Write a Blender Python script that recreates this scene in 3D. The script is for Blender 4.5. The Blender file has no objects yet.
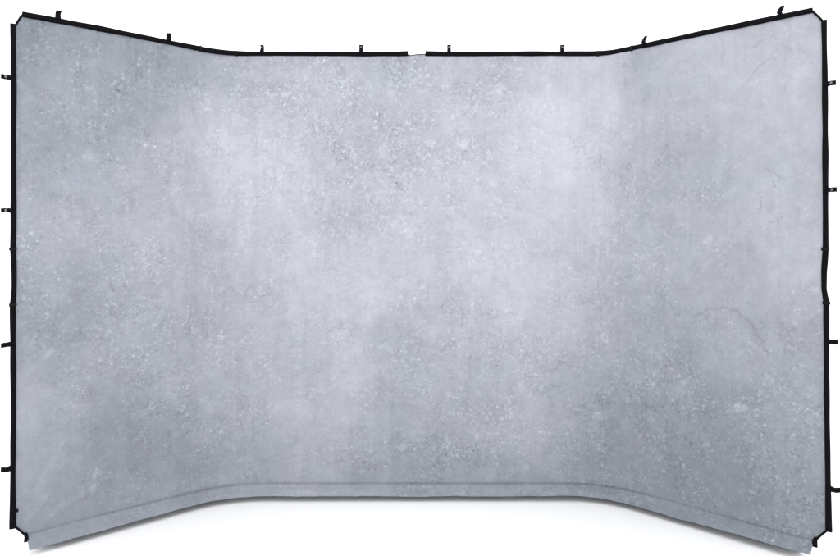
import bpy, math, random
import numpy as np
from mathutils import Vector

S = bpy.context.scene
COL = S.collection
random.seed(4)
rng = np.random.default_rng(7)

# ------------------------------------------------------------------ camera
CAM_D, CAM_H, FPX = 3.77, 1.33, 727.0
cd = bpy.data.cameras.new('camera')
cam = bpy.data.objects.new('camera', cd)
COL.objects.link(cam)
cam.location = (0.0, -CAM_D, CAM_H)
cam.rotation_euler = (math.radians(90), 0, 0)
cd.sensor_fit = 'HORIZONTAL'
cd.sensor_width = 36.0
cd.lens = FPX / 840.0 * 36.0
cd.shift_y = -35.0 / 840.0
cd.clip_start, cd.clip_end = 0.05, 500
S.camera = cam

# ------------------------------------------------------------------ studio light
W = bpy.data.worlds.new('World')
S.world = W
W.use_nodes = True
bg = W.node_tree.nodes['Background']
bg.inputs[0].default_value = (0.985, 0.99, 1.0, 1)
bg.inputs[1].default_value = 1.9

ld = bpy.data.lights.new('softbox', 'AREA')
ld.shape = 'RECTANGLE'; ld.size = 2.6; ld.size_y = 1.4
ld.energy = 14.0
ld.color = (1.0, 0.99, 0.97)
lo = bpy.data.objects.new('softbox', ld)
COL.objects.link(lo)
lo.location = (-0.6, -2.6, 4.4)
lo.rotation_euler = (Vector((0, -0.25, 0.6)) - Vector(lo.location)).to_track_quat('-Z', 'Y').to_euler()

vs = S.view_settings
vs.view_transform = 'Standard'; vs.look = 'None'
vs.exposure = 0.0; vs.gamma = 1.0
vs.use_curve_mapping = False
E_CLOTH = 1.62                      # light on the cloth, to turn tones seen into albedo

# ------------------------------------------------------------------ node helpers
class NT:
    def __init__(self, name):
        self.m = bpy.data.materials.new(name)
        self.m.use_nodes = True
        self.t = self.m.node_tree
        self.b = self.t.nodes['Principled BSDF']
    def n(self, kind, **kw):
        nd = self.t.nodes.new(kind)
        for k, v in kw.items():
            setattr(nd, k, v)
        return nd
    def put(self, sock, v):
        if isinstance(v, bpy.types.NodeSocket):
            self.t.links.new(v, sock)
        else:
            sock.default_value = v
    def math(self, op, a, b=None, c=None, clamp=False):
        nd = self.n('ShaderNodeMath', operation=op, use_clamp=clamp)
        self.put(nd.inputs[0], a)
        if b is not None: self.put(nd.inputs[1], b)
        if c is not None: self.put(nd.inputs[2], c)
        return nd.outputs[0]
    def vmath(self, op, a, b=None, scale=None):
        nd = self.n('ShaderNodeVectorMath', operation=op)
        self.put(nd.inputs[0], a)
        if b is not None: self.put(nd.inputs[1], b)
        if scale is not None: self.put(nd.inputs['Scale'], scale)
        return nd.outputs[0]
    def noise(self, vec, scale, detail=2.0, rough=0.5, dist=0.0, color=False):
        nd = self.n('ShaderNodeTexNoise')
        self.put(nd.inputs['Vector'], vec)
        nd.inputs['Scale'].default_value = scale
        nd.inputs['Detail'].default_value = detail
        nd.inputs['Roughness'].default_value = rough
        nd.inputs['Distortion'].default_value = dist
        return nd.outputs['Color' if color else 'Fac']
    def ramp(self, v, a, b, lo=0.0, hi=1.0, smooth=True):
        nd = self.n('ShaderNodeMapRange', clamp=True)
        nd.interpolation_type = 'SMOOTHSTEP' if smooth else 'LINEAR'
        self.put(nd.inputs[0], v)
        nd.inputs[1].default_value = a; nd.inputs[2].default_value = b
        nd.inputs[3].default_value = lo; nd.inputs[4].default_value = hi
        return nd.outputs[0]
    def attr(self, name, out='Fac'):
        nd = self.n('ShaderNodeAttribute', attribute_name=name)
        return nd.outputs[out]

# ------------------------------------------------------------------ materials
def make_cloth_material():
    k = NT('printed_plaster_cloth')
    uv = k.attr('print_pos', 'Vector')
    tone = k.attr('tone'); dens = k.attr('fleck'); mark = k.attr('mark')
    M = k.math
    # warped coordinates so nothing looks gridded
    wc = k.noise(uv, 9.0, 3, 0.6, color=True)
    wv = k.vmath('SCALE', k.vmath('SUBTRACT', wc, (0.5, 0.5, 0.5)), scale=0.06)
    uw = k.vmath('ADD', uv, wv)
    wc2 = k.noise(uv, 60.0, 2, 0.6, color=True)
    uf = k.vmath('ADD', uv, k.vmath('SCALE', k.vmath('SUBTRACT', wc2, (0.5, 0.5, 0.5)), scale=0.016))
    # broad clouds, blotches, streaks, grain
    cloud = k.ramp(k.noise(uw, 2.6, 9, 0.62), 0.25, 0.75, -1, 1, False)
    blot = k.ramp(k.noise(uw, 13.0, 7, 0.7, 0.4), 0.25, 0.75, -1, 1, False)
    fine = k.ramp(k.noise(uf, 70.0, 4, 0.7), 0.25, 0.75, -1, 1, False)
    mp = k.n('ShaderNodeMapping'); k.put(mp.inputs[0], uw)
    mp.inputs['Scale'].default_value = (26, 1.6, 1)
    streak = k.ramp(k.noise(mp.outputs[0], 1.0, 4, 0.6), 0.25, 0.75, -1, 1, False)
    grain = k.ramp(k.noise(uv, 330.0, 2, 0.6), 0.2, 0.8, -1, 1, False)
    # where the flecks gather
    patch = k.ramp(k.noise(uw, 6.0, 5, 0.65), 0.42, 0.60)
    d = M('MULTIPLY', dens, M('MULTIPLY_ADD', patch, 0.70, 0.30))
    # curled plaster fragments: light ridge with a dark edge beside it
    def worm(off, sc, wd):
        p = k.vmath('ADD', uf, off)
        r = M('ABSOLUTE', M('SUBTRACT', k.noise(p, sc, 2.5, 0.55, 0.6), 0.5))
        return k.ramp(r, 0.0, wd, 1, 0)
    brk = k.ramp(k.noise(uf, 38.0, 3, 0.6), 0.46, 0.56)
    brk2 = k.ramp(k.noise(k.vmath('ADD', uf, (7.3, 2.1, 0)), 30.0, 3, 0.6), 0.47, 0.57)
    wl = M('MULTIPLY', worm((0, 0, 0), 22.0, 0.050), brk)
    wd_ = M('MULTIPLY', worm((0.0065, -0.0060, 0), 22.0, 0.045), brk)
    wl2 = M('MULTIPLY', worm((3.7, 8.2, 0), 40.0, 0.060), brk2)
    wd2 = M('MULTIPLY', worm((3.7055, 8.1945, 0), 40.0, 0.055), brk2)
    # dots
    def dots(off, sc, r, keep):
        v = k.n('ShaderNodeTexVoronoi', feature='F1')
        k.put(v.inputs['Vector'], k.vmath('ADD', uf, off))
        v.inputs['Scale'].default_value = sc
        sp = k.n('ShaderNodeSeparateColor'); k.put(sp.inputs[0], v.outputs['Color'])
        on = k.ramp(sp.outputs[0], keep, keep + 0.01)
        size = M('MULTIPLY_ADD', sp.outputs[1], r * 0.7, r * 0.45)
        q = M('DIVIDE', v.outputs['Distance'], size)
        return M('MULTIPLY', k.ramp(q, 0.55, 1.0, 1, 0), on)
    ldot = dots((0, 0, 0), 40.0, 0.36, 0.55)
    lbig = dots((4.1, 1.7, 0), 15.0, 0.28, 0.66)
    ddot = dots((9.4, 5.2, 0), 40.0, 0.22, 0.70)
    # hair cracks
    vc = k.n('ShaderNodeTexVoronoi', feature='DISTANCE_TO_EDGE')
    k.put(vc.inputs['Vector'], k.vmath('ADD', uw, k.vmath('SCALE', wv, scale=1.6)))
    vc.inputs['Scale'].default_value = 2.9
    crk = M('MULTIPLY', k.ramp(vc.outputs['Distance'], 0.0, 0.0075, 1, 0),
            k.ramp(k.noise(uv, 3.1, 3, 0.6), 0.50, 0.60))
    # ragged light and dark chips
    chip = k.ramp(k.noise(uf, 46.0, 3, 0.6, 0.3), 0.565, 0.62)
    chip2 = k.ramp(k.noise(k.vmath('ADD', uf, (5.1, 3.3, 0)), 24.0, 4, 0.65, 0.3), 0.59, 0.64)
    pit = k.ramp(k.noise(k.vmath('ADD', uf, (1.9, 6.7, 0)), 52.0, 3, 0.6, 0.3), 0.39, 0.44, 1, 0)
    wdk = M('MULTIPLY', worm((8.8, 4.4, 0), 27.0, 0.035), brk2)
    def add(acc, x, w):
        return M('MULTIPLY_ADD', x, w, acc)
    acc = add(1.005, cloud, 0.11)
    acc = add(acc, blot, 0.11)
    acc = add(acc, streak, 0.05)
    acc = add(acc, M('MULTIPLY', fine, M('MULTIPLY_ADD', d, 0.9, 0.25)), 0.09)
    acc = add(acc, grain, 0.06)
    acc = add(acc, M('MULTIPLY', chip, d), 0.27)
    acc = add(acc, M('MULTIPLY', chip2, d), 0.17)
    acc = add(acc, M('MULTIPLY', pit, d), -0.15)
    acc = add(acc, M('MULTIPLY', wl, d), 0.20)
    acc = add(acc, M('MULTIPLY', wd_, d), -0.10)
    acc = add(acc, M('MULTIPLY', wl2, d), 0.30)
    acc = add(acc, M('MULTIPLY', wdk, d), -0.18)
    acc = add(acc, M('MULTIPLY', ldot, M('MULTIPLY_ADD', d, 0.9, 0.05)), 0.42)
    acc = add(acc, M('MULTIPLY', lbig, M('MULTIPLY_ADD', d, 0.8, 0.05)), 0.24)
    acc = add(acc, M('MULTIPLY', ddot, M('MULTIPLY_ADD', d, 0.7, 0.2)), -0.30)
    acc = add(acc, crk, -0.22)
    acc = add(acc, mark, 1.6)
    acc = add(acc, d, -0.075)
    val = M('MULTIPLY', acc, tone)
    # tint: pale lavender grey drifting to slate where the tone is darker
    tn = k.ramp(M('MULTIPLY_ADD', k.noise(uw, 4.0, 6, 0.65), 0.27, tone), 0.315, 0.50, 1, 0, False)
    mix = k.n('ShaderNodeMix', data_type='RGBA')
    k.put(mix.inputs['Factor'], tn)
    mix.inputs['A'].default_value = (0.978, 0.990, 1.100, 1)
    mix.inputs['B'].default_value = (0.905, 1.002, 1.140, 1)
    sc = k.vmath('SCALE', mix.outputs['Result'], scale=val)
    k.put(k.b.inputs['Base Color'], sc)
    k.b.inputs['Roughness'].default_value = 0.85
    k.b.inputs['Specular IOR Level'].default_value = 0.12
    bp = k.n('ShaderNodeBump')
    bp.inputs['Strength'].default_value = 0.12
    bp.inputs['Distance'].default_value = 0.004
    k.put(bp.inputs['Height'], k.noise(uv, 22.0, 4, 0.55))
    k.put(k.b.inputs['Normal'], bp.outputs[0])
    return k.m

def plain(name, col, rough=0.7, spec=0.1, var=0.25, scale=90.0, bump=0.0):
    k = NT(name)
    tc = k.n('ShaderNodeTexCoord').outputs['Object']
    nz = k.noise(tc, scale, 4, 0.6)
    f = k.ramp(nz, 0.25, 0.75, 1 - var, 1 + var, False)
    k.put(k.b.inputs['Base Color'], k.vmath('SCALE', tuple(col), scale=f))
    k.b.inputs['Roughness'].default_value = rough
    k.b.inputs['Specular IOR Level'].default_value = spec
    if bump:
        bp = k.n('ShaderNodeBump'); bp.inputs['Strength'].default_value = bump
        bp.inputs['Distance'].default_value = 0.002
        k.put(bp.inputs['Height'], nz)
        k.put(k.b.inputs['Normal'], bp.outputs[0])
    return k.m

M_CLOTH = make_cloth_material()
M_BLACK = plain('black_webbing', (0.0030, 0.0031, 0.0046), 0.7, 0.06, 0.8, 160.0, 0.25)
M_JOINT = plain('black_moulded_joint', (0.0030, 0.0030, 0.0038), 0.5, 0.12, 0.2, 60.0)
M_STITCH = plain('grey_stitching', (0.16, 0.16, 0.17), 0.7, 0.1, 0.3, 300.0)
M_HOLE = plain('dark_sleeve_edge', (0.03, 0.032, 0.036), 0.8, 0.05, 0.2, 60.0)
M_FLOOR = plain('white_studio_floor', (0.90, 0.90, 0.90), 0.9, 0.05, 0.012, 6.0)

# ------------------------------------------------------------------ floor
def link(name, verts, faces, mat, parent=None, smooth=False):
    me = bpy.data.meshes.new(name)
    me.from_pydata([tuple(v) for v in verts], [], faces)
    me.update()
    if smooth:
        me.polygons.foreach_set('use_smooth', [True] * len(me.polygons))
    me.materials.append(mat)
    o = bpy.data.objects.new(name, me)
    COL.objects.link(o)
    if parent: o.parent = parent
    return o

fl = link('floor', [(-60, -60, 0), (60, -60, 0), (60, 60, 0), (-60, 60, 0)], [(0, 1, 2, 3)], M_FLOOR)
fl['kind'] = 'structure'

# ------------------------------------------------------------------ plan of the backdrop (metres, seen from above)
def bend(P, Q, R, t):
    a = P + (Q - P) * (1 - t / np.linalg.norm(Q - P))
    b = Q + (R - Q) * (t / np.linalg.norm(R - Q))
    s = np.linspace(0, 1, 40)[:, None]
    return (1 - s) ** 2 * a + 2 * s * (1 - s) * Q + s * s * b
PA, PB = np.array([-1.725, -.70]), np.array([-1.005, 0.])
PC, PD = np.array([.955, 0.]), np.array([1.685, -.775])
PL = np.vstack([PA, bend(PA, PB, PC, .13), bend(PB, PC, PD, .09), PD])
LEN = np.r_[0, np.cumsum(np.linalg.norm(np.diff(PL, axis=0), axis=1))]
UMAX = LEN[-1]                                             # about 4.0 m
PF = np.vstack([PA, bend(PA, PB, PC, .22), bend(PB, PC, PD, .21), PD])     # the loose foot takes wider bends than the rail
LF = np.r_[0, np.cumsum(np.linalg.norm(np.diff(PF, axis=0), axis=1))]
LF *= UMAX / LF[-1]
def plan(u, v=None):
    """plan position and inward normal at arc length u (extrapolates past the ends)"""
    u = np.asarray(u, float)
    if v is not None:
        a, b = plan(u), plan_on(u, PF, LF)
        w = np.clip(1 - np.asarray(v, float) / 1.3, 0, 1)[..., None]
        return tuple(x + (y - x) * w for x, y in zip(a, b))
    return plan_on(u, PL, LEN)
def plan_on(u, PL, LEN):
    uc = np.clip(u, 0.0, UMAX)
    def at(q): return np.stack([np.interp(q, LEN, PL[:, 0]), np.interp(q, LEN, PL[:, 1])], -1)
    h = 0.012
    t = at(np.minimum(uc + h, UMAX)) - at(np.maximum(uc - h, 0))
    t /= np.linalg.norm(t, axis=-1, keepdims=True)
    p = at(uc) + t * (u - uc)[..., None]
    return p, t, np.stack([t[..., 1], -t[..., 0]], -1)
def world(u, v, n):
    p, t, nn = plan(u, np.broadcast_to(v, np.shape(u)))
    q = p + nn * np.asarray(n, float)[..., None]
    return np.stack([q[..., 0], q[..., 1], np.broadcast_to(v, q[..., 0].shape)], -1)

# ------------------------------------------------------------------ the print, plus light falloff painted in towards the foot: tone seen (0-255) at places (u, v) on the cloth
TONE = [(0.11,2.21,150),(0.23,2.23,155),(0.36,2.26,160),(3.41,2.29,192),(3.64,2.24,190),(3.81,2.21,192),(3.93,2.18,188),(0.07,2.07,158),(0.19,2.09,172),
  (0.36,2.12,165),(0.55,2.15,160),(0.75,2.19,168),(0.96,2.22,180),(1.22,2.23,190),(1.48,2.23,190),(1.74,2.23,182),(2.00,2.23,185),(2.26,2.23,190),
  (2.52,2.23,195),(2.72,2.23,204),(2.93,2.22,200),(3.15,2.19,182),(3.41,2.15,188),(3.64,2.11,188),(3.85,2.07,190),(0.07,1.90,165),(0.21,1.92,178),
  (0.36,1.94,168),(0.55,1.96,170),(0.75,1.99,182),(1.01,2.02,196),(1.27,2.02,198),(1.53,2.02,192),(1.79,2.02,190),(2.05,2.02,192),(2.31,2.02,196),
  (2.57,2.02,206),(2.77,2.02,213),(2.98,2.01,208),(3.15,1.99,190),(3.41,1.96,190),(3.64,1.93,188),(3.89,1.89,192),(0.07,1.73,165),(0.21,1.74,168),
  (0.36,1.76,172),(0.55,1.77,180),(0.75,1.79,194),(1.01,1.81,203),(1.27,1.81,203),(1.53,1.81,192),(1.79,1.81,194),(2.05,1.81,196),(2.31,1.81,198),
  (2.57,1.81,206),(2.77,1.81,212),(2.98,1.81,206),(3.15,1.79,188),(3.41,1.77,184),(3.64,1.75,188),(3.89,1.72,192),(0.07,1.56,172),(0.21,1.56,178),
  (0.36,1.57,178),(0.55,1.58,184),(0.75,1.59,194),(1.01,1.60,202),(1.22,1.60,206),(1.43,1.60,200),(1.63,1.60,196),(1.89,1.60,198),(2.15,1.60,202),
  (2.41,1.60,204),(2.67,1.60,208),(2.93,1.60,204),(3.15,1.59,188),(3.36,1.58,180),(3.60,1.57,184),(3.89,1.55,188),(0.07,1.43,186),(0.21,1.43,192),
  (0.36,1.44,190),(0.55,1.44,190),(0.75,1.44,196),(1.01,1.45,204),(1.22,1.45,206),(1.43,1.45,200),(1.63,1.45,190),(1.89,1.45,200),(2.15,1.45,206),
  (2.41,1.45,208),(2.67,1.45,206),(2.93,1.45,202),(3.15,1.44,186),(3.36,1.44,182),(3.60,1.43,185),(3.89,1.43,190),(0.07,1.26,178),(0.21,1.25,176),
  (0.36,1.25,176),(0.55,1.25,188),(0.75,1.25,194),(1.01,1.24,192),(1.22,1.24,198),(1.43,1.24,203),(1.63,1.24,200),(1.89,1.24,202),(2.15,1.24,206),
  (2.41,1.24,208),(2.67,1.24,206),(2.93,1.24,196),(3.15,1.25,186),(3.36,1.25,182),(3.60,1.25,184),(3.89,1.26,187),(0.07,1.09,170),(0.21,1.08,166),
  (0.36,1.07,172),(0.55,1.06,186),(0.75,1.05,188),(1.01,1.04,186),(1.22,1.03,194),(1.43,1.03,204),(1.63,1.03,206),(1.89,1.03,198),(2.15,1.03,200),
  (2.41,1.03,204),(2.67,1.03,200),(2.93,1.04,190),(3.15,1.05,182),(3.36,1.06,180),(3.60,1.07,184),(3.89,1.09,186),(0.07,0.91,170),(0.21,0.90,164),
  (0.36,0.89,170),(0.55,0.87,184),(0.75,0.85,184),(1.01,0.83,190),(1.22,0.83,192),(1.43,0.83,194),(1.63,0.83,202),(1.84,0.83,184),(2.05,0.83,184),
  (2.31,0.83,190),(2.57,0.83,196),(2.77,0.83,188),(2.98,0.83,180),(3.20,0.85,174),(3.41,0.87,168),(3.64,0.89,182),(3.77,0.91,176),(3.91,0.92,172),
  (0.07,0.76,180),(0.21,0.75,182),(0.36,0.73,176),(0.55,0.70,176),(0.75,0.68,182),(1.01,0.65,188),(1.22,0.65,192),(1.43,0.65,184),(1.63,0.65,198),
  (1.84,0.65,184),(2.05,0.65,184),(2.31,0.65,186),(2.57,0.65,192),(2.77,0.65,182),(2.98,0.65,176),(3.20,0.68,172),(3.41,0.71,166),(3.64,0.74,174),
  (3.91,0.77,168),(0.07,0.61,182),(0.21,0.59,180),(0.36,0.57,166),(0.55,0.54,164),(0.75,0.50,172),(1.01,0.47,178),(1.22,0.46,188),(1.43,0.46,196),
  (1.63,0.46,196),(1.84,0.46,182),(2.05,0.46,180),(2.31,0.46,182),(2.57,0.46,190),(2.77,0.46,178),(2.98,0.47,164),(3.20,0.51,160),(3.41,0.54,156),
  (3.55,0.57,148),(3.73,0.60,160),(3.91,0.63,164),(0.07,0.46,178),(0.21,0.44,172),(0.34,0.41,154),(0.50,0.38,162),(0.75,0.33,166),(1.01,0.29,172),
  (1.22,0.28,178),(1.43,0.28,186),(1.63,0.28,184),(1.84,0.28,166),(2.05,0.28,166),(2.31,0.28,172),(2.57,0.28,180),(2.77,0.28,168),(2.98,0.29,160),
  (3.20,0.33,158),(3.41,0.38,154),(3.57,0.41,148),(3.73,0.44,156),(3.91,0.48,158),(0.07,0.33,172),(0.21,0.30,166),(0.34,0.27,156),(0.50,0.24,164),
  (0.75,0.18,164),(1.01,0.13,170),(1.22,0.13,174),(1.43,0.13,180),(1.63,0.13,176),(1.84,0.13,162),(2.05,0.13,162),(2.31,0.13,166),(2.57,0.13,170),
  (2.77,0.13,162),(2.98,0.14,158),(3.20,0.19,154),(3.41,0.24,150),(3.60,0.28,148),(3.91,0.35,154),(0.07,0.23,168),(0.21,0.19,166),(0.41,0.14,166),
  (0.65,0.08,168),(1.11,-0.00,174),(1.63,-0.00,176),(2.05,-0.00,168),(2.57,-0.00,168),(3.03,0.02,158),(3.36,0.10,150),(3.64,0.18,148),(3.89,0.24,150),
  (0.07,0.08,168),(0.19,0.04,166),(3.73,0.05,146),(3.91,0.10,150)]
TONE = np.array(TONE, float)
FLECK = np.array([(0.11,2.21,0.6),(0.36,2.26,0.9),(3.46,2.28,0.1),(3.81,2.21,0.15),(0.11,2.04,0.7),(0.36,2.08,1),(0.65,2.12,0.8),(1.01,2.17,0.6),(1.37,2.18,0.9),(1.79,2.18,1),(2.15,2.18,0.9),(2.52,2.18,0.5),(2.83,2.18,0.15),(3.15,2.14,0.2),(3.46,2.09,0.2),(3.81,2.03,0.25),(0.11,1.78,0.5),(0.36,1.80,0.9),(0.65,1.83,0.6),(1.01,1.86,0.4),(1.37,1.86,0.9),(1.79,1.86,1),(2.15,1.86,0.8),(2.52,1.86,0.5),(2.83,1.86,0.15),(3.15,1.84,0.4),(3.46,1.81,0.4),(3.81,1.77,0.15),(0.11,1.47,0.5),(0.36,1.48,0.5),(0.65,1.49,0.4),(1.01,1.50,0.3),(1.37,1.50,0.5),(1.63,1.50,0.8),(2.00,1.50,0.7),(2.31,1.50,0.5),(2.72,1.50,0.2),(3.15,1.49,0.7),(3.46,1.48,0.5),(3.81,1.47,0.15),(0.11,1.17,0.9),(0.36,1.16,0.9),(0.65,1.15,0.6),(1.01,1.14,0.5),(1.37,1.14,0.4),(1.69,1.14,0.2),(2.00,1.14,0.4),(2.31,1.14,0.4),(2.62,1.14,0.4),(2.93,1.14,0.4),(3.25,1.15,0.5),(3.55,1.16,0.3),(3.85,1.17,0.2),(0.11,0.91,0.8),(0.36,0.89,1),(0.65,0.86,0.7),(1.01,0.83,0.6),(1.32,0.83,0.6),(1.58,0.83,0.2),(1.89,0.83,0.8),(2.20,0.83,0.7),(2.52,0.83,0.5),(2.83,0.83,0.6),(3.15,0.85,0.9),(3.46,0.88,0.5),(3.64,0.89,0.1),(3.89,0.92,0.7),(0.11,0.65,0.15),(0.36,0.61,0.5),(0.65,0.57,1),(1.01,0.52,0.7),(1.37,0.52,0.4),(1.63,0.52,0.3),(1.89,0.52,0.6),(2.20,0.52,0.8),(2.52,0.52,0.6),(2.83,0.52,0.7),(3.15,0.55,1),(3.46,0.60,1),(3.73,0.64,1),(3.89,0.67,0.9),(0.11,0.43,0.15),(0.36,0.38,0.8),(0.65,0.33,0.9),(0.96,0.27,0.7),(1.27,0.26,0.5),(1.58,0.26,0.3),(1.89,0.26,1),(2.20,0.26,1),(2.52,0.26,0.8),(2.83,0.26,0.8),(3.15,0.30,1),(3.46,0.36,1),(3.73,0.42,1),(3.89,0.45,1),(0.11,0.28,0.2),(0.36,0.22,0.6),(0.65,0.16,0.5),(1.01,0.08,0.5),(1.37,0.08,0.4),(1.63,0.08,0.4),(1.89,0.08,0.9),(2.20,0.08,0.9),(2.52,0.08,0.7),(2.83,0.08,0.8),(3.15,0.12,1),(3.46,0.20,1),(3.81,0.29,1),(0.07,0.10,0.3),(3.89,0.12,1)], float)
CRACKS = [(0.0045,-0.12,[(3.407,0.985),(3.442,1.002),(3.485,1.024),(3.551,1.037),(3.601,1.036),(3.642,1.012),(3.677,0.987),(3.716,0.924),(3.772,0.842)]),
 (0.004,-0.14,[(2.142,1.050),(2.121,1.014),(2.100,0.962),(2.131,0.972)]),
 (0.004,-0.13,[(2.162,1.055),(2.194,1.019),(2.220,0.993),(2.225,0.951),(2.214,0.900)]),
 (0.004,-0.11,[(3.556,2.267),(3.570,2.228),(3.565,2.174),(3.560,2.129)]),
 (0.005,-0.12,[(3.690,2.199),(3.712,2.208),(3.729,2.218)]),
 (0.005,-0.09,[(3.738,2.116),(3.763,2.128),(3.789,2.133)]),
 (0.004,-0.1,[(0.974,1.073),(1.009,1.098),(1.064,1.071),(1.100,1.081),(1.125,1.123)]),
 (0.004,-0.12,[(0.689,0.417),(0.730,0.355),(0.783,0.385),(0.831,0.391),(0.896,0.400)]),
 (0.005,-0.09,[(2.842,1.019),(2.888,1.019),(2.929,1.004),(2.969,1.042)]),
 (0.004,-0.07,[(2.733,1.802),(2.826,1.828),(2.888,1.854),(2.990,1.859)]),
 (0.006,-0.06,[(0.144,0.645),(0.193,0.585),(0.256,0.593),(0.295,0.515)]),
 (0.006,-0.06,[(0.193,0.109),(0.218,0.191),(0.201,0.266),(0.185,0.305)]),
 (0.005,-0.07,[(3.317,1.056),(3.407,1.070),(3.480,1.102)]),
 (0.005,-0.07,[(1.644,2.072),(1.696,2.009),(1.717,1.989)]),
 (0.004,-0.08,[(3.822,2.066),(3.846,2.028),(3.830,1.979)])]
SPOTS = np.array([(2.411,2.123,0.035,0.02,0.14),(1.805,1.812,0.022,0.028,0.12),(1.659,1.792,0.022,0.02,0.11),(2.054,1.849,0.018,0.02,0.11),(2.230,1.849,0.018,0.018,0.12),(1.737,0.267,0.018,0.014,0.14),(1.903,0.272,0.018,0.016,0.16),(2.142,0.308,0.012,0.035,0.17),(2.292,0.324,0.016,0.016,0.12),(3.490,1.344,0.022,0.014,0.1),(3.642,0.581,0.03,0.022,0.16),(0.144,0.846,0.022,0.026,0.13),(0.347,0.273,0.016,0.022,0.2),(0.214,1.883,0.014,0.016,0.1),(0.338,0.216,0.012,0.02,0.14),(1.934,1.387,0.02,0.02,0.08),(1.634,1.356,0.02,0.02,0.06),(0.484,1.860,0.018,0.018,0.08),(0.321,1.729,0.02,0.03,0.09),(0.209,1.454,0.02,0.02,0.07),(2.929,0.440,0.02,0.03,0.12),(3.212,0.470,0.018,0.024,0.12),(2.893,0.361,0.02,0.012,0.12),(2.204,0.645,0.02,0.014,0.1),(2.525,0.594,0.016,0.02,0.12)], float)

def sm(x, a, b):
    s = np.clip((x - a) / (b - a), 0, 1); return s * s * (3 - 2 * s)
def field(data, u, v, su, sv):
    num = np.zeros(u.shape); den = np.zeros(u.shape)
    for a, b, t in data:
        w = np.exp(-((u - a) / su) ** 2 - ((v - b) / sv) ** 2) + 1e-9
        num += w * t; den += w
    return num / den
def vnoise(u, v, s, seed):
    """smooth value noise"""
    r = np.random.default_rng(seed).random((64, 64))
    x, y = u * s, v * s
    i, j = np.floor(x).astype(int), np.floor(y).astype(int)
    fx, fy = x - i, y - j
    fx, fy = fx * fx * (3 - 2 * fx), fy * fy * (3 - 2 * fy)
    g = lambda a, b: r[a % 64, b % 64]
    return ((g(i, j) * (1 - fx) + g(i + 1, j) * fx) * (1 - fy) + (g(i, j + 1) * (1 - fx) + g(i + 1, j + 1) * fx) * fy) - .5
def print_and_light_attrs(me, u, v):
    wu = u + .12 * vnoise(u, v, 6, 1) + .09 * vnoise(u, v, 15, 2) + .05 * vnoise(u, v, 41, 11)
    wv = v + .12 * vnoise(u, v, 6, 3) + .09 * vnoise(u, v, 15, 4) + .05 * vnoise(u, v, 41, 12)
    t = field(TONE, wu, wv, .150, .120)  # printed tone with painted light falloff, darkest at the foot and lower right
    f = field(FLECK, wu, wv, .25, .20)
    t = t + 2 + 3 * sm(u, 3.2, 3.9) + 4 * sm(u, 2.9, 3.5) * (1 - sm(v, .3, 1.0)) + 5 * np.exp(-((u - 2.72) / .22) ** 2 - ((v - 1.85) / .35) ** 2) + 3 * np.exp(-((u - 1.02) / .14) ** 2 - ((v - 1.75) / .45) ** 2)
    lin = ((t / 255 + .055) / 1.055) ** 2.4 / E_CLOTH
    mk = np.zeros(u.shape)
    cu = u + .022 * vnoise(u, v, 40, 5); cv = v + .022 * vnoise(u, v, 40, 6)
    for wdt, amp, pts in CRACKS:
        best = np.full(u.shape, 9.0)
        for (a, b), (c, d) in zip(pts[:-1], pts[1:]):
            L2 = (c - a) ** 2 + (d - b) ** 2
            s = np.clip(((cu - a) * (c - a) + (cv - b) * (d - b)) / L2, 0, 1)
            best = np.minimum(best, np.hypot(cu - a - s * (c - a), cv - b - s * (d - b)))
        mk += amp * np.exp(-(best / wdt) ** 2) * (0.75 + .9 * vnoise(u, v, 30, 8))
    cu = u + .03 * vnoise(u, v, 55, 15); cv = v + .03 * vnoise(u, v, 55, 16)
    for a, b, ru, rv, amp in SPOTS:
        q = np.hypot((cu - a) / ru, (cv - b) / rv)
        mk += amp * np.clip(1.6 - 1.1 * q, 0, 1)
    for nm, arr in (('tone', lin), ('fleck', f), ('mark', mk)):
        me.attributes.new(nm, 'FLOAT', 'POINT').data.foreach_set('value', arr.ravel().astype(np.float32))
    pv = np.stack([u, v, np.zeros_like(u)], -1).astype(np.float32)
    me.attributes.new('print_pos', 'FLOAT_VECTOR', 'POINT').data.foreach_set('vector', pv.ravel())

def grid_object(name, co, u, v, mat, parent):
    nv, nu = u.shape
    me = bpy.data.meshes.new(name)
    idx = np.arange(nv * nu).reshape(nv, nu)
    q = np.stack([idx[:-1, :-1], idx[:-1, 1:], idx[1:, 1:], idx[1:, :-1]], -1).reshape(-1, 4)
    me.vertices.add(nv * nu)
    me.vertices.foreach_set('co', co.reshape(-1).astype(np.float32))
    me.loops.add(q.size); me.polygons.add(len(q))
    me.loops.foreach_set('vertex_index', q.ravel().astype(np.int32))
    me.polygons.foreach_set('loop_start', (np.arange(len(q)) * 4).astype(np.int32))
    me.polygons.foreach_set('loop_total', np.full(len(q), 4, np.int32))
    me.polygons.foreach_set('use_smooth', np.ones(len(q), bool))
    me.update(calc_edges=True); me.validate()
    print_and_light_attrs(me, u, v)
    me.materials.append(mat)
    o = bpy.data.objects.new(name, me)
    COL.objects.link(o); o.parent = parent
    return o

# ------------------------------------------------------------------ the backdrop
root = bpy.data.objects.new('panoramic_photo_screen', None)
COL.objects.link(root)
root['label'] = 'wide three-sided mottled grey cloth photo backdrop in a black frame on white floor'
root['category'] = 'photo backdrop'
root['kind'] = 'thing'

V_SEAM, V_TOP = 0.078, 2.3025
def edge_lean(v):                              # the right-hand upright leans out a little at its foot
    return np.interp(v, [0, .9, 2.3], [.008, -.008, -.018])

def top_lift(u):                                # the top rail is not quite level
    return np.interp(u, [0, .9, 1.1, 2.9, 3.1, 4.0], [.006, .010, .010, .010, .007, .002])

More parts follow.
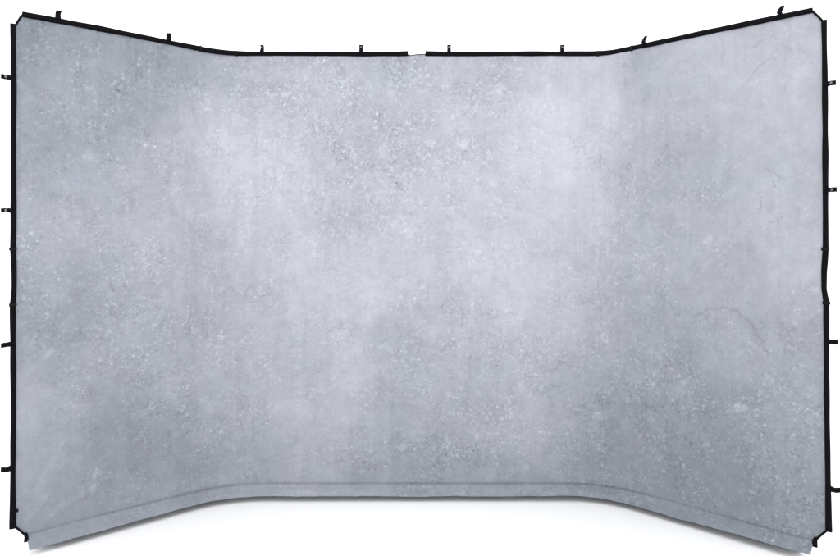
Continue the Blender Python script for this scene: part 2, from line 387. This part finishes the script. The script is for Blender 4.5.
def cloth():
    nu, nv = 700, 400
    v = np.linspace(0.0, V_TOP, nv)
    uL = np.full(nv, .006)
    uL = np.where(v < .128, np.interp(v, [.08, .130], [.053, .011]), uL)
    uL = np.where(v < .080, np.interp(v, [0, .08], [.13, .058]), uL)
    uL = np.where(v > 2.240, np.interp(v, [2.240, 2.303], [.012, .050]), uL)
    uR = UMAX - .001 + edge_lean(v)
    uR = np.where(v < .142, np.interp(v, [.098, .146], [UMAX - .041, UMAX - .002]), uR)
    uR = np.where(v < .098, np.interp(v, [0, .09], [UMAX - .13, UMAX - .056]), uR)
    uR = np.where(v > 2.240, np.interp(v, [2.240, 2.303], [UMAX - .020, UMAX - .064]), uR)
    s = np.linspace(0, 1, nu)
    U = uL[:, None] + (uR - uL)[:, None] * s[None]
    V = np.repeat(v[:, None], nu, 1)
    # top edge sags a little where the frame is open
    dip = np.exp(-((U - 1.955) / .030) ** 2) * .007 + np.exp(-((U - 1.985) / .035) ** 2) * .002
    Z = V - dip * sm(V, 2.1, V_TOP) + top_lift(U) * sm(V, 2.0, V_TOP)
    n = .004 * vnoise(U, V, 2.3, 21) + .0022 * vnoise(U * 1.0, V * .35, 9, 22)
    # bulge of the bottom pocket above the seam
    n += (.0038 + .0012 * sm(np.abs(U - 2.0), .9, 1.4)) * (1 + 1.8 * vnoise(U, 0 * U, 5, 25)) * sm(V, V_SEAM, V_SEAM + .014) * (1 - sm(V, V_SEAM + .02, V_SEAM + .10))
    n -= .003 * (1 - sm(V, V_SEAM, V_SEAM + .01)) + .056 * np.clip(1 - V / (V_SEAM - .004), 0, 1)  # tucked back under the flap
    # pulls running off the two hinges at the top and the bottom
    def pull(u0, v0, ang, ln, wd, amp):
        a = math.radians(ang)
        p = (U - u0) * math.cos(a) + (V - v0) * math.sin(a)
        q = -(U - u0) * math.sin(a) + (V - v0) * math.cos(a)
        return amp * np.exp(-(q / wd) ** 2) * np.exp(-((p - ln / 2) / (ln * .42)) ** 2)
    n += pull(2.94, 2.285, -172, .18, .010, -.003) + pull(2.93, 2.27, 8, .17, .010, .0045)
    n += pull(1.06, 2.275, -22, .24, .014, .004) + pull(.86, 2.28, -160, .2, .012, .003)
    n += pull(2.95, 2.26, -95, .5, .02, .004) + pull(1.02, 2.25, -86, .45, .022, -.004)
    n += pull(3.05, .12, 40, .30, .02, .004) + pull(.95, .12, 140, .30, .02, .004)
    n += pull(.06, .13, 48, .20, .012, .004) + pull(.09, .10, 25, .35, .014, .004) + pull(.05, .20, 62, .25, .012, -.003)
    n += pull(UMAX - .07, .13, 130, .25, .014, .003)
    # small puckers along the sewn edges
    pk = vnoise(U, V * .2, 28, 23)
    n += .004 * pk * sm(V, 2.20, 2.30)
    pk2 = vnoise(U * .2, V, 26, 24)
    n += .004 * pk2 * (1 - sm(np.minimum(U, UMAX - U), .02, .09))
    co = world(U, Z, n)
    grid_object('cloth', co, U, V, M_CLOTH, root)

def hem():
    nu, nv = 640, 26
    u = np.linspace(0, 1, nu)
    k = np.linspace(0, 1, nv)                    # 0 = seam, 1 = loose lower edge
    a, b = .057, UMAX - .057
    U = a + (b - a) * u[None] + 0 * k[:, None]
    K = np.repeat(k[:, None], nu, 1)
    lift = np.interp(U, [.06, .7, 3.3, 3.95], [.028, .032, .032, .038]) + .003 * vnoise(U, 0 * U, 3, 31) + .004 * vnoise(U, 0 * U, 11, 32) + .002 * vnoise(U, 0 * U, 33, 36)
    out = .048 + .006 * vnoise(U, 0 * U, 2.2, 33)
    seam_v = np.interp(U, [.06, .25, .8, 3.0, 3.7, 3.95], [.082, .083, V_SEAM, V_SEAM, .088, .100])
    Z = seam_v + (lift - seam_v) * K
    n = -.003 + out * (K ** 1.4) + .006 * np.sin(np.pi * K) * (1 + 2.2 * vnoise(U, .3 * K, 7, 34) + .6 * vnoise(U, K, 19, 37))
    co = world(U, Z, n)
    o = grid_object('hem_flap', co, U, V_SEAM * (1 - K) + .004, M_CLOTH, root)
    o['label'] = 'loose cloth flap sewn along the foot of the backdrop'

cloth(); hem()

# swept tube along (u, v, n) points: flattened sleeve of webbing
def sleeve(name, pts, half_w, half_t, mat, parent=None, ring=14, wob=0.0, seed=0, flat_end=True):
    pts = np.array(pts, float)
    d = np.r_[0, np.cumsum(np.hypot(np.diff(pts[:, 0]), np.diff(pts[:, 1])))]
    m = max(2, int(d[-1] / .008) + 1)
    s = np.linspace(0, d[-1], m)
    u = np.interp(s, d, pts[:, 0]); v = np.interp(s, d, pts[:, 1]); n0 = np.interp(s, d, pts[:, 2])
    v = v + top_lift(u) * sm(v, 2.0, V_TOP)
    hw = np.interp(s, d, half_w) if np.ndim(half_w) else np.full(m, half_w)
    du, dv = np.gradient(u, s), np.gradient(v, s)
    L = np.hypot(du, dv); du /= L; dv /= L
    ou, ov = -dv, du                             # across, in the plane of the cloth
    hw = hw * (1 + wob * 2 * vnoise(s + seed, s * 0 + seed, 9, 40 + seed))
    sh = wob * .008 * vnoise(s + seed, s * 0, 4, 50 + seed)
    ph = np.linspace(0, 2 * np.pi, ring, endpoint=False)
    c = np.sign(np.cos(ph)) * np.abs(np.cos(ph)) ** .75
    z = np.sign(np.sin(ph)) * np.abs(np.sin(ph)) ** .75
    uu = u[:, None] + ou[:, None] * (hw[:, None] * c + sh[:, None])
    vv = v[:, None] + ov[:, None] * (hw[:, None] * c + sh[:, None])
    nn = n0[:, None] + half_t * z[None] * (1 + .25 * vnoise(s[:, None] + ph[None] * .05, s[:, None] * 0 + ph[None], 14, 60 + seed))
    co = world(uu, vv, nn).reshape(-1, 3)
    F = []
    for i in range(m - 1):
        for j in range(ring):
            a, b = i * ring + j, i * ring + (j + 1) % ring
            F.append((a, a + ring, b + ring, b))
    F.append(tuple(range(ring))); F.append(tuple((m - 1) * ring + j for j in reversed(range(ring))))
    return link(name, co, F, mat, parent or root, smooth=True)

HW = .0124
SW = .0110                                      # uprights are seen a little slimmer
R0 = UMAX - .0060
# top: two runs, open in the middle; between the hinge caps the run is a little slimmer
def top_run(us, label):
    sleeve('frame_sleeve', [(u, 2.3015 + dv, .002) for u, dv in us], HW, .0085, M_BLACK, wob=.10, seed=len(us)).__setitem__('label', label)
top_run([(.042, -.003), (.3, .001), (.60, .0), (.86, -.0015), (.95, -.001), (1.044, 0), (1.4, .000), (1.72, -.001), (1.86, -.001), (1.935, .001)],
        'black sleeve along the left half of the top edge')
top_run([(2.024, .001), (2.12, -.001), (2.5, .000), (2.918, .0), (3.01, -.001), (3.103, .0), (3.5, .001), (3.943, -.001)],
        'black sleeve along the right half of the top edge')
sleeve('frame_sleeve', [(.0045, 2.251, .002), (.0075, 2.0, .002), (.0065, 1.4, .002), (.0050, 1.305, .002), (.0090, 1.20, .002),
                        (.0090, 1.14, .002), (.0040, 1.066, .002), (.0065, .6, .002), (.0045, .35, .002), (.0035, .124, .003)],
       [SW, SW, SW, SW, .0105, .0105, SW, SW, SW, .0125], .0085, M_BLACK, wob=.10, seed=2)['label'] = 'black sleeve down the left edge'
sleeve('frame_sleeve', [(R0 - .012, 2.250, .002), (R0 - .008, 2.0, .002), (R0 - .006, 1.305, .002), (R0 - .012, 1.21, .002), (R0 - .012, 1.14, .002),
                        (R0 - .003, 1.083, .002), (R0 - .002, .7, .002), (R0 + .003, .35, .002), (R0 + .006, .142, .003)],
       [.0098, SW, SW, .0105, .0105, SW, SW, SW, .0120], .0085, M_BLACK, wob=.10, seed=3)['label'] = 'black sleeve down the right edge'
# corner bindings
for p in ([(.0130, 2.243, .004), (.022, 2.262, .004), (.033, 2.283, .004), (.044, 2.297, .004)],
          [(R0 - .014, 2.243, .004), (R0 - .030, 2.266, .004), (R0 - .057, 2.298, .004)],
          [(.010, .132, .010), (.028, .112, .011), (.050, .085, .012)],
          [(R0 + .002, .148, .010), (R0 - .019, .124, .011), (R0 - .040, .098, .012)]):
    sleeve('corner_binding', p, .0048, .004, M_BLACK, ring=10, wob=.06, seed=5)
# short loose tails of binding at the lower corners
sleeve('binding_tail', [(.051, .094, .010), (.0545, .078, .012), (.053, .056, .014)], [.006, .0085, .0095], .003, M_BLACK, ring=10, seed=6)
sleeve('binding_tail', [(R0 - .040, .106, .010), (R0 - .0445, .090, .012), (R0 - .044, .066, .014)], [.006, .0105, .0115], .003, M_BLACK, ring=10, seed=7)
# the open bit of pocket in the middle of the top edge
sleeve('pocket_edge', [(1.930, 2.2925, .001), (1.948, 2.2925, .001), (1.975, 2.297, .001), (2.03, 2.300, .001)], .0022, .002, M_HOLE, ring=8, seed=8)

# hinge caps
def cap(u, v, horiz, hw=.0152):
    h = .0065
    a, b = ((u - h, v, .002), (u + h, v, .002)) if horiz else ((u, v - h, .002), (u, v + h, .002))
    sleeve('frame_joint', [a, b], hw, .0105, M_JOINT, ring=16, seed=9)
for u in (.858, 1.044, 2.918, 3.103):
    cap(u, 2.3005, True, .0145)
for v in (1.305, 1.068):
    cap(.0045, v, False, .0145)
for du, v in ((-.008, 1.305), (-.003, 1.083)):
    cap(R0 + du, v, False, .0145)
# tiny toggle on the inner side of the lower left upright
sleeve('cord_toggle', [(.019, .203, .008), (.019, .191, .008)], .005, .005, M_JOINT, ring=10, seed=10)

# elastic straps: a doubled band that leaves the sleeve, folds at its tip and comes back
def strap(u, v, dirn, curl, width, length, speck, turn=0.0):
    """dirn: 'up', 'left', 'right'; curl: sideways drift of the tip along the frame (m)"""
    def P(o, t, n):
        if dirn == 'up': return (u + t, v + o, n)
        if dirn == 'left': return (u - o, v + t, n)
        return (u + o, v + t, n)
    path = []                                     # (out, along, normal)
    N = 12
    for i in range(N + 1):
        s = i / N
        path.append((-.006 + (length + .006) * s, curl[0] * math.sin(math.pi * s * .5) + curl[1] * math.sin(math.pi * s), .0115 - .006 * s + .002 * math.sin(7 * s)))
    tip = path[-1]
    for a in (0, 40, 80, 120, 160):
        r = .0035
        path.append((tip[0] + r * math.cos(math.radians(a - 90)) * .7, tip[1], tip[2] - r + r * math.cos(math.radians(a))))
    for i in range(1, 9):
        s = 1 - i / 9
        path.append((-.006 + (length + .006) * s, curl[0] * math.sin(math.pi * s * .5) + curl[1] * math.sin(math.pi * s), .0115 - .006 * s - .007))
    path = np.array(path)
    th = .0016
    V, F = [], []
    m = len(path)
    for i in range(m):
        o, t, n = path[i]
        a = path[max(i - 1, 0)]; b = path[min(i + 1, m - 1)]
        dO, dT, dN = b - a
        nl = math.hypot(dO, dT) + 1e-9
        # the width runs across the path in the plane of the frame
        wo, wt = -dT / nl, dO / nl
        if nl < 1e-5: wo, wt = 0, 1
        if wt < 0: wo, wt = -wo, -wt
        wdt = width * (.5 + .03 * math.sin(i * 1.7))
        # outward face direction, roughly across the path in (out, normal)
        fl_ = math.hypot(dO, dN) + 1e-9
        fo, fn = -dN / fl_, dO / fl_
        for sw, sf in ((-1, -1), (1, -1), (1, 1), (-1, 1)):
            tt = turn * (o / max(length, 1e-6))
            V.append(P(o + wo * wdt * sw + fo * th * sf, t + wt * wdt * sw * math.cos(tt), n + fn * th * sf + wdt * sw * math.sin(tt)))
    for i in range(m - 1):
        for j in range(4):
            a, b = i * 4 + j, i * 4 + (j + 1) % 4
            F.append((a, b, b + 4, a + 4))
    F.append((3, 2, 1, 0)); F.append(tuple((m - 1) * 4 + j for j in range(4)))
    V = np.array(V)
    o = link('elastic_strap', world(V[:, 0], V[:, 1], V[:, 2]), F, M_BLACK, root)
    if speck:
        q = []
        c0 = length * .55; c1 = length * .78
        for oo, tt in ((c0, -.25), (c1, -.25), (c1, .25), (c0, .25)):
            s = oo / length
            q.append((oo, curl[0] * math.sin(math.pi * s * .5) + curl[1] * math.sin(math.pi * s) + tt * width, .0115 - .006 * s + .0052))
        top = [P(*k) for k in q]; bot = [P(a, b, c - .0015) for a, b, c in q]
        VV = np.array(top + bot)
        link('stitching', world(VV[:, 0], VV[:, 1], VV[:, 2]),
             [(0, 1, 2, 3), (7, 6, 5, 4), (0, 4, 5, 1), (1, 5, 6, 2), (2, 6, 7, 3), (3, 7, 4, 0)], M_STITCH, o)

for u, cur, wd, sp, turn in ((.183, (.004, -.003), .020, False, .5), (.690, (.003, -.002), .020, False, .6), (1.177, (.001, .002), .018, True, .2),
                             (1.691, (0, .0), .019, True, 0), (2.147, (0, .0), .019, True, 0), (2.733, (0, -.001), .018, True, .2),
                             (3.176, (.005, -.010), .017, False, .4), (3.820, (.005, -.010), .019, False, .4)):
    strap(u, 2.3130 + float(top_lift(u)), 'up', cur, wd, .030, sp, turn)
for v, cur, sp in ((2.023, (.005, .000), True), (1.466, (.0, .001), True), (.905, (-.004, .001), False), (.388, (-.006, -.006), False)):
    strap(-.003, v, 'left', cur, .019, .034, sp)
for v, cur, sp in ((1.980, (.006, .002), True), (1.549, (.0, .0), True), (.926, (-.002, .0), False), (.327, (-.004, -.006), False)):
    strap(UMAX + .003 + float(edge_lean(v)), v, 'right', cur, .019, .036, sp)
